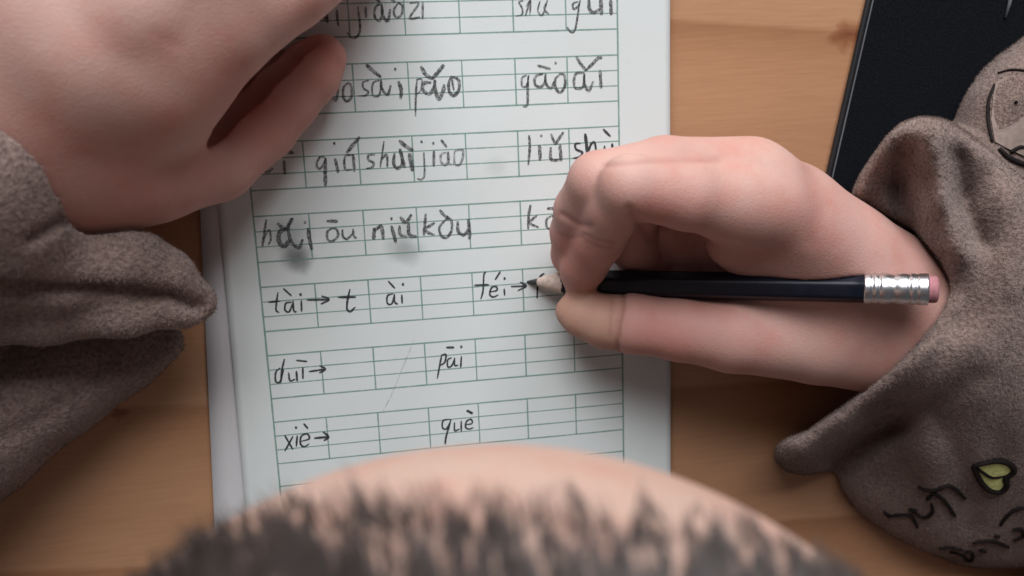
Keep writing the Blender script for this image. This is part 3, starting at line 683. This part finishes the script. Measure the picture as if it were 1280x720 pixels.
# ---- hair: short strands combed forward, thinning out over the forehead
def strands(roots, nrms, length, rad, dirf, seed, segs=4):
    r = np.random.default_rng(seed); n = len(roots)
    V = np.zeros((n, segs + 1, 2, 3)); p = roots - nrms * 0.4; d = dirf(roots, nrms, r)
    L = length * r.uniform(0.55, 1.15, n); side = np.cross(d, nrms); side /= np.linalg.norm(side, axis=1, keepdims=True) + 1e-9
    for s_ in range(segs + 1):
        t = s_ / segs; R_ = rad * (1 - 0.75 * t); up = np.cross(side, d)
        for j, sg in enumerate((-1, 1)): V[:, s_, j] = p + R_ * sg * (side + 0.5 * up)
        p = p + d * (L / segs)[:, None]; d = d + nrms * -0.10 + r.normal(0, 0.05, (n, 3)); d /= np.linalg.norm(d, axis=1, keepdims=True)
    base = (np.arange(n) * (segs + 1) * 2)[:, None]; Q = []
    for s_ in range(segs): Q.append(np.concatenate([base + s_ * 2, base + s_ * 2 + 1, base + s_ * 2 + 3, base + s_ * 2 + 2], 1))
    return V.reshape(-1, 3), np.concatenate(Q)
hn = normals(hdV, hdQ)
dirs = hq / np.linalg.norm(hq, axis=1, keepdims=True)
front = dirs[:, 1]; elev = np.degrees(np.arcsin(np.clip(dirs[:, 2], -1, 1)))
az_ = np.degrees(np.arctan2(dirs[:, 0], dirs[:, 1]))
line_ = np.interp(az_, [-180, -100, -90, -45, -25, -12, 3, 24, 40, 60, 90, 100, 180], [-35, -28, -12, 20, 37, 47, 53, 51, 45, 27, -12, -28, -35])        # hairline height round the head
cover = 1 / (1 + np.exp(-(elev - line_) / 3.4)); cover *= (np.abs(hq[:, 0]) < 80); cover = cover * (0.6 + 0.4 / (1 + np.exp(-wob(hdV, 0.5, 1.0, 41) * 8)))
cover = np.where(cover < 0.05, 0, cover); pv_ = proj(hdV); tri_w = cover * (1 + 5 * ((pv_[:, 1] < 860) & (pv_[:, 0] > -100) & (pv_[:, 0] < 1400) & (((CAM - hdV) * hn).sum(1) > 0))) + 1e-9
r_ = np.random.default_rng(3)
# clumps; the skin under close-cropped hair reads darker with stubble
stub = np.clip(1 / (1 + np.exp(-(elev - line_ + 1) / 4)), 0, 1)[:, None] * 0.6 + np.clip((elev - line_ - 10) / 10, 0, 1)[:, None] * 0.28
cc[len(rhV) + len(lhV):len(rhV) + len(lhV) + len(hdV)] = hdC * (1 - stub) + np.array([0.10, 0.065, 0.058]) * stub
ca.data.foreach_set('color', np.concatenate([cc, np.ones((len(cc), 1))], 1).ravel())
ck = r_.choice(len(hdV), 4500, p=tri_w / tri_w.sum()); croot = hdV[ck]
pk = r_.choice(len(hdV), 76000, p=tri_w / tri_w.sum()); roots = hdV[pk] + r_.normal(0, 0.9, (76000, 3)); rn_ = hn[pk]
roots -= rn_ * ((roots - hdV[pk]) * rn_).sum(1, keepdims=True)
near = np.empty(len(roots), int)
from mathutils.kdtree import KDTree
kd = KDTree(len(croot))
for i, c in enumerate(croot): kd.insert(c, i)
kd.balance()
for i, c in enumerate(roots): near[i] = kd.find(c)[1]
def hair_dir(R_, Nn, r):
    fwd = HR @ np.array([0.0, 0.55, -0.75]); t = fwd - Nn * (Nn @ fwd)[:, None]; t /= np.linalg.norm(t, axis=1, keepdims=True) + 1e-9
    jit = np.random.default_rng(5).normal(0, 0.09, (len(croot), 3))[near] + np.stack([wob(R_, 0.06, 0.16, 31), wob(R_, 0.06, 0.1, 32), wob(R_, 0.06, 0.1, 33)], 1)
    pull = (croot[near] - R_) * 0.12
    d = t + Nn * 0.26 + jit + pull + r.normal(0, 0.08, R_.shape); return d / np.linalg.norm(d, axis=1, keepdims=True)
hV, hQ = strands(roots, rn_, 6.6, 0.075, hair_dir, 4, 2)
HAIR = m_plain('dark_brown_hair', (0.034, 0.026, 0.024), 0.5, 0, 0.5, (300.0, 0.7, 1.6, 0))
tag(link('hair', hV, hQ, HAIR, person), 'short dark hair combed forward over the forehead')
bw = []                                                       # eyebrows
for s_ in (-1, 1):
    ek = np.where((np.abs(hq[:, 0] - 28 * s_) < 16) & (np.abs(hq[:, 2] + 19 - 0.004 * (hq[:, 0] - 28 * s_) ** 2) < 3.0) & (hq[:, 1] > 40))[0]
    if len(ek):
        pk = r_.choice(ek, 220); v_, q_ = strands(hdV[pk] + r_.normal(0, .6, (220, 3)), hn[pk], 6.0, 0.1, lambda R_, Nn, r: (lambda d: d / np.linalg.norm(d, axis=1, keepdims=True))(np.tile(HR @ np.array([s_ * 1.0, 0, 0.25]), (len(R_), 1)) + Nn * .25), 6, 2)
        link('eyebrow', v_, q_, HAIR, person)

# ---- sweatshirt
CUFF = [(1066, 243), (1078, 215), (1093, 192), (1110, 170), (1128, 154), (1150, 147), (1175, 149), (1200, 160), (1235, 184), (1280, 222), (1345, 262), (1430, 330), (1440, 500), (1420, 740), (1330, 715), (1280, 706), (1235, 708), (1195, 704),
        (1155, 690), (1112, 667), (1068, 637), (1052, 614), (1048, 597), (1040, 588), (1022, 591), (1003, 592), (984, 587), (971, 574), (972, 558), (984, 549), (1010, 540), (1050, 512), (1075, 490), (1110, 465), (1135, 440), (1160, 410), (1176, 378), (1180, 350), (1174, 327), (1150, 305), (1120, 283), (1090, 262)]
CUFF_Z = [(1066, 243, 30), (1110, 172, 43), (1150, 150, 47), (1192, 156, 49), (1126, 235, 33), (1140, 290, 40), (1165, 185, 50), (1178, 250, 51), (1200, 310, 53), (1207, 245, 46), (1228, 295, 49), (1250, 255, 52), (1280, 300, 56), (1230, 370, 55), (1195, 400, 51), (1240, 200, 50), (1320, 260, 50),
          (1150, 440, 52), (1185, 455, 56), (1205, 425, 58), (1165, 480, 52), (1125, 475, 48), (1105, 485, 44), (1055, 530, 32), (1005, 562, 24), (1115, 540, 26), (1065, 572, 15), (1030, 592, 10), (1160, 560, 38), (1190, 520, 46), (1220, 490, 54), (1280, 450, 56), (1280, 550, 47), (1230, 600, 36), (1160, 640, 21), (1100, 625, 13), (1200, 690, 14), (1280, 690, 18), (1060, 612, 8), (1400, 400, 50), (1400, 600, 36), (1400, 720, 20)]
BACKP = [(1180, 230), (1196, 142), (1210, 112), (1228, 86), (1250, 66), (1280, 46), (1330, 20), (1430, 0), (1440, 330), (1300, 320), (1220, 280)]
BACK_Z = [(1200, 150, 16), (1215, 120, 18), (1240, 95, 20), (1280, 75, 22), (1260, 130, 26), (1285, 170, 27), (1240, 180, 27), (1400, 60, 24), (1400, 250, 30), (1228, 150, 22)]
def tps(pts):
    A = np.array(pts, float); x = A[:, :2] / 100; n = len(A)
    def U(d2): return d2 * np.log(d2 + 1e-9)
    K_ = U(((x[:, None] - x[None]) ** 2).sum(2)) + np.eye(n) * 0.002
    Pm = np.concatenate([np.ones((n, 1)), x], 1); M = np.block([[K_, Pm], [Pm.T, np.zeros((3, 3))]])
    c = np.linalg.solve(M, np.concatenate([A[:, 2], np.zeros(3)]))
    return lambda q: U(((q[:, None] / 100 - x[None]) ** 2).sum(2)) @ c[:n] + c[n] + (q / 100) @ c[n + 1:]
def poly_sd(q, poly):
    poly = np.array(poly, float); d = seg_dist2(q, np.vstack([poly, poly[:1]])); ins = np.zeros(len(q), bool)
    for a, b in zip(poly, np.roll(poly, -1, 0)):
        c = (a[1] > q[:, 1]) != (b[1] > q[:, 1])
        ins ^= c & (q[:, 0] < (b[0] - a[0]) * (q[:, 1] - a[1]) / (b[1] - a[1] + 1e-12) + a[0])
    return np.where(ins, -d, d)
def drape(X, poly, hz, rnd):
    q = proj(X); h = hz(q); s_ = poly_sd(q, poly) * 0.20
    return smax((X[:, 2] - h) * 0.8, s_, rnd)
RIDGES = [([(1072, 240), (1095, 203), (1118, 172), (1148, 157), (1190, 165), (1240, 196)], 13, 2.6), ([(1160, 170), (1172, 215), (1182, 265), (1205, 318)], 13, 3.2), ([(1185, 385), (1150, 437), (1105, 482), (1055, 525), (1003, 563)], 18, 5.0),
          ([(1130, 188), (1123, 235), (1135, 285)], 12, -6.5), ([(1122, 530), (1085, 552), (1050, 582)], 13, -11.0), ([(1200, 195), (1204, 250), (1228, 305)], 11, -4.0), ([(1225, 470), (1180, 500), (1125, 530)], 13, -2.2), ([(1260, 240), (1252, 300), (1265, 360)], 16, 1.3),
          ([(1170, 520), (1200, 580), (1215, 650)], 16, -1.8), ([(1140, 560), (1165, 610), (1170, 660)], 16, 1.4), ([(1260, 480), (1245, 540), (1250, 580)], 18, -1.2)]
hz1, hz2 = tps(CUFF_Z), tps(BACK_Z)
def hz1r(q):
    h = hz1(q)
    for line, wd, a in RIDGES: h = h + a * np.exp(-(seg_dist2(q, np.array(line, float)) / wd) ** 2)
    return h
def right_sleeve(X):
    d = smin(drape(X, CUFF, hz1r, 7.0), drape(X, BACKP, hz2, 12.0), 2.0)
    d = smin(d, d_cone(X, P(1430, 470, 22), ELR, 40, 38), 12)
    m_ = d < 5
    if m_.any():
        Y = X[m_]; e = d[m_] + wob(Y, 0.10, 0.45, 11) + wob(Y, 0.24, 0.22, 12); d[m_] = smax(e, -(rh_fn(Y) - 1.2), 1.5)
    return d
SLL = [
    [(-260, 430, 26, 38), (-120, 300, 30, 31), (-20, 235, 34, 22)],
    [(-150, 130, 48, 24), (-98, 172, 50, 21), (-47, 222, 50, 20.5), (-6, 276, 46, 18.5)],
    [(-80, 330, 38, 18), (60, 325, 37, 13.5), (150, 326, 34, 10), (205, 348, 29, 7.5), (238, 372, 24, 5.5)],
    [(-90, 398, 38, 7.5), (60, 397, 36, 6.0), (160, 394, 33, 5.4), (225, 386, 28, 5), (252, 380, 24, 4.2)],
    [(-200, 570, 14, 36), (-60, 525, 12, 25), (60, 475, 9, 17), (150, 440, 8, 11), (205, 428, 8, 6)],
]
CREASES = ([],
           [([(-40, 360), (60, 364), (150, 367), (215, 374), (250, 384)], 10, 3.5), ([(40, 300), (90, 272), (96, 262)], 8, 2.0), ([(120, 470), (60, 520), (-20, 560)], 12, 1.2)])
def sleeve_fn(SL, hfn, k, gap=1.6):
    Ls = [px_nodes(L) for L in SL]
    def fn(X):
        d = None
        for L in Ls:
            e = chain(X, L, 4); d = e if d is None else smin(d, e, k)
        m_ = d < 4
        if not m_.any(): return d
        X0, d0 = X, d; X = X[m_]; d = d[m_]
        d = d + wob(X, 0.10, 0.55, 11) + wob(X, 0.24, 0.25, 12)
        d0[m_] = smax(d, -(hfn(X) - gap), 1.5); return d0
    return fn, Ls
sv, sq = [], []; k0 = 0
for b_ in (0, 1):
    if b_ == 0: fn, lo, hi = right_sleeve, np.array([75.0, -185, -3.9]), np.array([270.0, 75, 66])
    else:
        fn, Ls = sleeve_fn(SLL, lh_fn, 5.0); lo, hi = bounds(Ls, 4); lo[2] = max(lo[2], -3.9)
    V, Q = surface_nets(fn, lo, hi, 1.3); V = relax(V, Q, 2)
    V[:, 2] = np.maximum(V[:, 2], -3.9)
    nn = normals(V, Q)
    for line, wd, dp in CREASES[b_]:
        V, _ = crease(V, nn, line, wd, dp)
    sv.append(V); sq.append(Q + k0); k0 += len(V)
V, Q = surface_nets(lambda X: smax(smax(trunk_fn(X, 13.0), -d_cone(X, np.array([-15, -222, 85.0]), np.array([-15, -150, 190.0]), 50, 60), 4), X[:, 2] - 122, 4), (-320, -380, -280), (340, -60, 140), 5.0); V = relax(V, Q, 2)
sv.append(V); sq.append(Q + k0)
SV, SQ = np.concatenate(sv), np.concatenate(sq)
shirt = link('sweatshirt', SV, SQ, FLEECE, person)
tag(shirt, 'grey-brown fleece sweatshirt with bunched cuffs')
# short pile standing off the cloth
SN = normals(SV, SQ); vis = proj(SV)
okv = (vis[:, 0] > -60) & (vis[:, 0] < 1340) & (vis[:, 1] > -60) & (vis[:, 1] < 780) & (((CAM - SV) * SN).sum(1) > -20)
pk = r_.choice(np.where(okv)[0], 120000)
pr = SV[pk] + r_.uniform(-0.9, 0.9, (len(pk), 3)); pn = SN[pk]; pr -= pn * ((pr - SV[pk]) * pn).sum(1, keepdims=True)
pd = pn + r_.normal(0, 0.55, pr.shape) + np.stack([wob(pr, 0.35, 0.7, 21), wob(pr, 0.35, 0.7, 22), wob(pr, 0.35, 0.7, 23)], 1)
pd /= np.linalg.norm(pd, axis=1, keepdims=True); sd = np.cross(pd, r_.normal(size=pr.shape)); sd /= np.linalg.norm(sd, axis=1, keepdims=True)
ln = r_.uniform(0.35, 0.95, len(pr))[:, None]
PV = np.stack([pr - sd * 0.10 - pn * 0.2, pr + sd * 0.10 - pn * 0.2, pr + pd * ln], 1).reshape(-1, 3)
tag(link('fleece_pile', PV, np.arange(len(PV)).reshape(-1, 3), FLEECE, shirt), None, None, None, 'stuff')

# ---- embroidery on the right sleeve, laid on the cloth
bvh = BVHTree.FromPolygons([Vector(v) for v in SV], [tuple(map(int, f)) for f in SQ])
def hit(px, py, off=0.3):
    d = Vector(ray(px, py)).normalized(); loc, nn, _, _ = bvh.ray_cast(Vector(CAM), d)
    if loc is None: return P(px, py, 10)
    if nn.dot(d) > 0: nn = -nn
    return np.array(loc + nn * off)
def stitch(pts, rad, m, nm='embroidered_letter', seg=7):
    pts = [np.array(p, float) for p in pts]
    out = []
    ext = [2 * pts[0] - pts[1]] + pts + [2 * pts[-1] - pts[-2]]
    for p0, p1, p2, p3 in zip(ext[:-3], ext[1:-2], ext[2:-1], ext[3:]):
        for t in np.linspace(0, 1, 8)[:-1]: out.append(0.5 * (2 * p1 + (p2 - p0) * t + (2 * p0 - 5 * p1 + 4 * p2 - p3) * t * t + (3 * p1 - p0 - 3 * p2 + p3) * t ** 3))
    out.append(pts[-1]); rad = rad * (0.75 + 0.35 * np.sin(np.linspace(0.3, 2.9, len(out))))
    return tube(nm, [hit(*p) for p in out], rad, m, shirt, seg)
THREAD = m_plain('dark_brown_thread', (0.012, 0.008, 0.008), 0.8, 0, 0.2, (1200.0, 0.6, 1.5, 0.3))
LIME = m_plain('yellow_green_cloth', (0.86, 0.90, 0.36), 0.85, 0, 0.2, (900.0, 0.75, 1.1, 0.3))
K = 4.5; O = (1060, 560)
def T2(L): return [(O[0] + x / K, O[1] + y / K) for x, y in L]
for L in ([(395, 215), (440, 232), (490, 232), (560, 208), (610, 235), (655, 280)], [(450, 232), (520, 275), (560, 320), (600, 378)], [(345, 340), (400, 375), (440, 385), (475, 355), (470, 310)], [(470, 262), (445, 285)], [(205, 355), (235, 385)], [(240, 378), (320, 372), (360, 385), (390, 440)],
          [(345, 340), (390, 350)], [(990, 335), (940, 340), (890, 380), (855, 430)], [(925, 455), (970, 455), (985, 490), (930, 515)], [(825, 490), (850, 495)], [(700, 530), (760, 520), (830, 525), (900, 555)], [(740, 570), (775, 580)], [(510, 560), (570, 555), (640, 570)], [(575, 580), (640, 600), (670, 630), (700, 620), (690, 580), (650, 585)]):
    stitch(T2(L), 0.62, THREAD)
HO = T2([(705, 100), (745, 85), (840, 68), (905, 85), (930, 125), (885, 165), (890, 205), (855, 240), (800, 236), (755, 198), (725, 145), (705, 100)])
ring_ = [hit(*p, 0.35) for p in HO[:-1]]; cen = hit(*T2([(815, 150)])[0], 0.5)
link('heart_patch', [cen] + ring_, [(0, i + 1, (i + 1) % len(ring_) + 1) for i in range(len(ring_))], LIME, shirt)
stitch(HO, 1.0, THREAD, 'heart_outline'); stitch(T2([(725, 110), (790, 155), (830, 160), (885, 150)]), 0.6, THREAD, 'heart_outline')
# pale applique further up the sleeve
BEIGE = m_plain('beige_applique', (0.25, 0.19, 0.165), 0.9, 0, 0.2, (700.0, 0.8, 1.1, 0.3))
AP = [(1246, 104), (1262, 96), (1300, 98), (1330, 110), (1330, 200), (1285, 198), (1258, 186), (1243, 178), (1240, 150), (1243, 120)]
rg = [hit(*p, 0.6) for p in AP]; link('applique', [hit(1285, 150, 1.0)] + rg, [(0, i + 1, (i + 1) % len(rg) + 1) for i in range(len(rg))], BEIGE, shirt)
for L, r0 in (([(1244, 106), (1237, 125), (1236, 150), (1240, 178)], 0.5), ([(1248, 92), (1265, 88), (1290, 90)], 0.35), ([(1268, 127), (1271, 129)], 0.5), ([(1248, 186), (1258, 196), (1275, 204), (1300, 210)], 0.8), ([(1262, 190), (1275, 184), (1290, 190)], 0.8)):
    stitch(L, r0, THREAD, 'applique_outline')
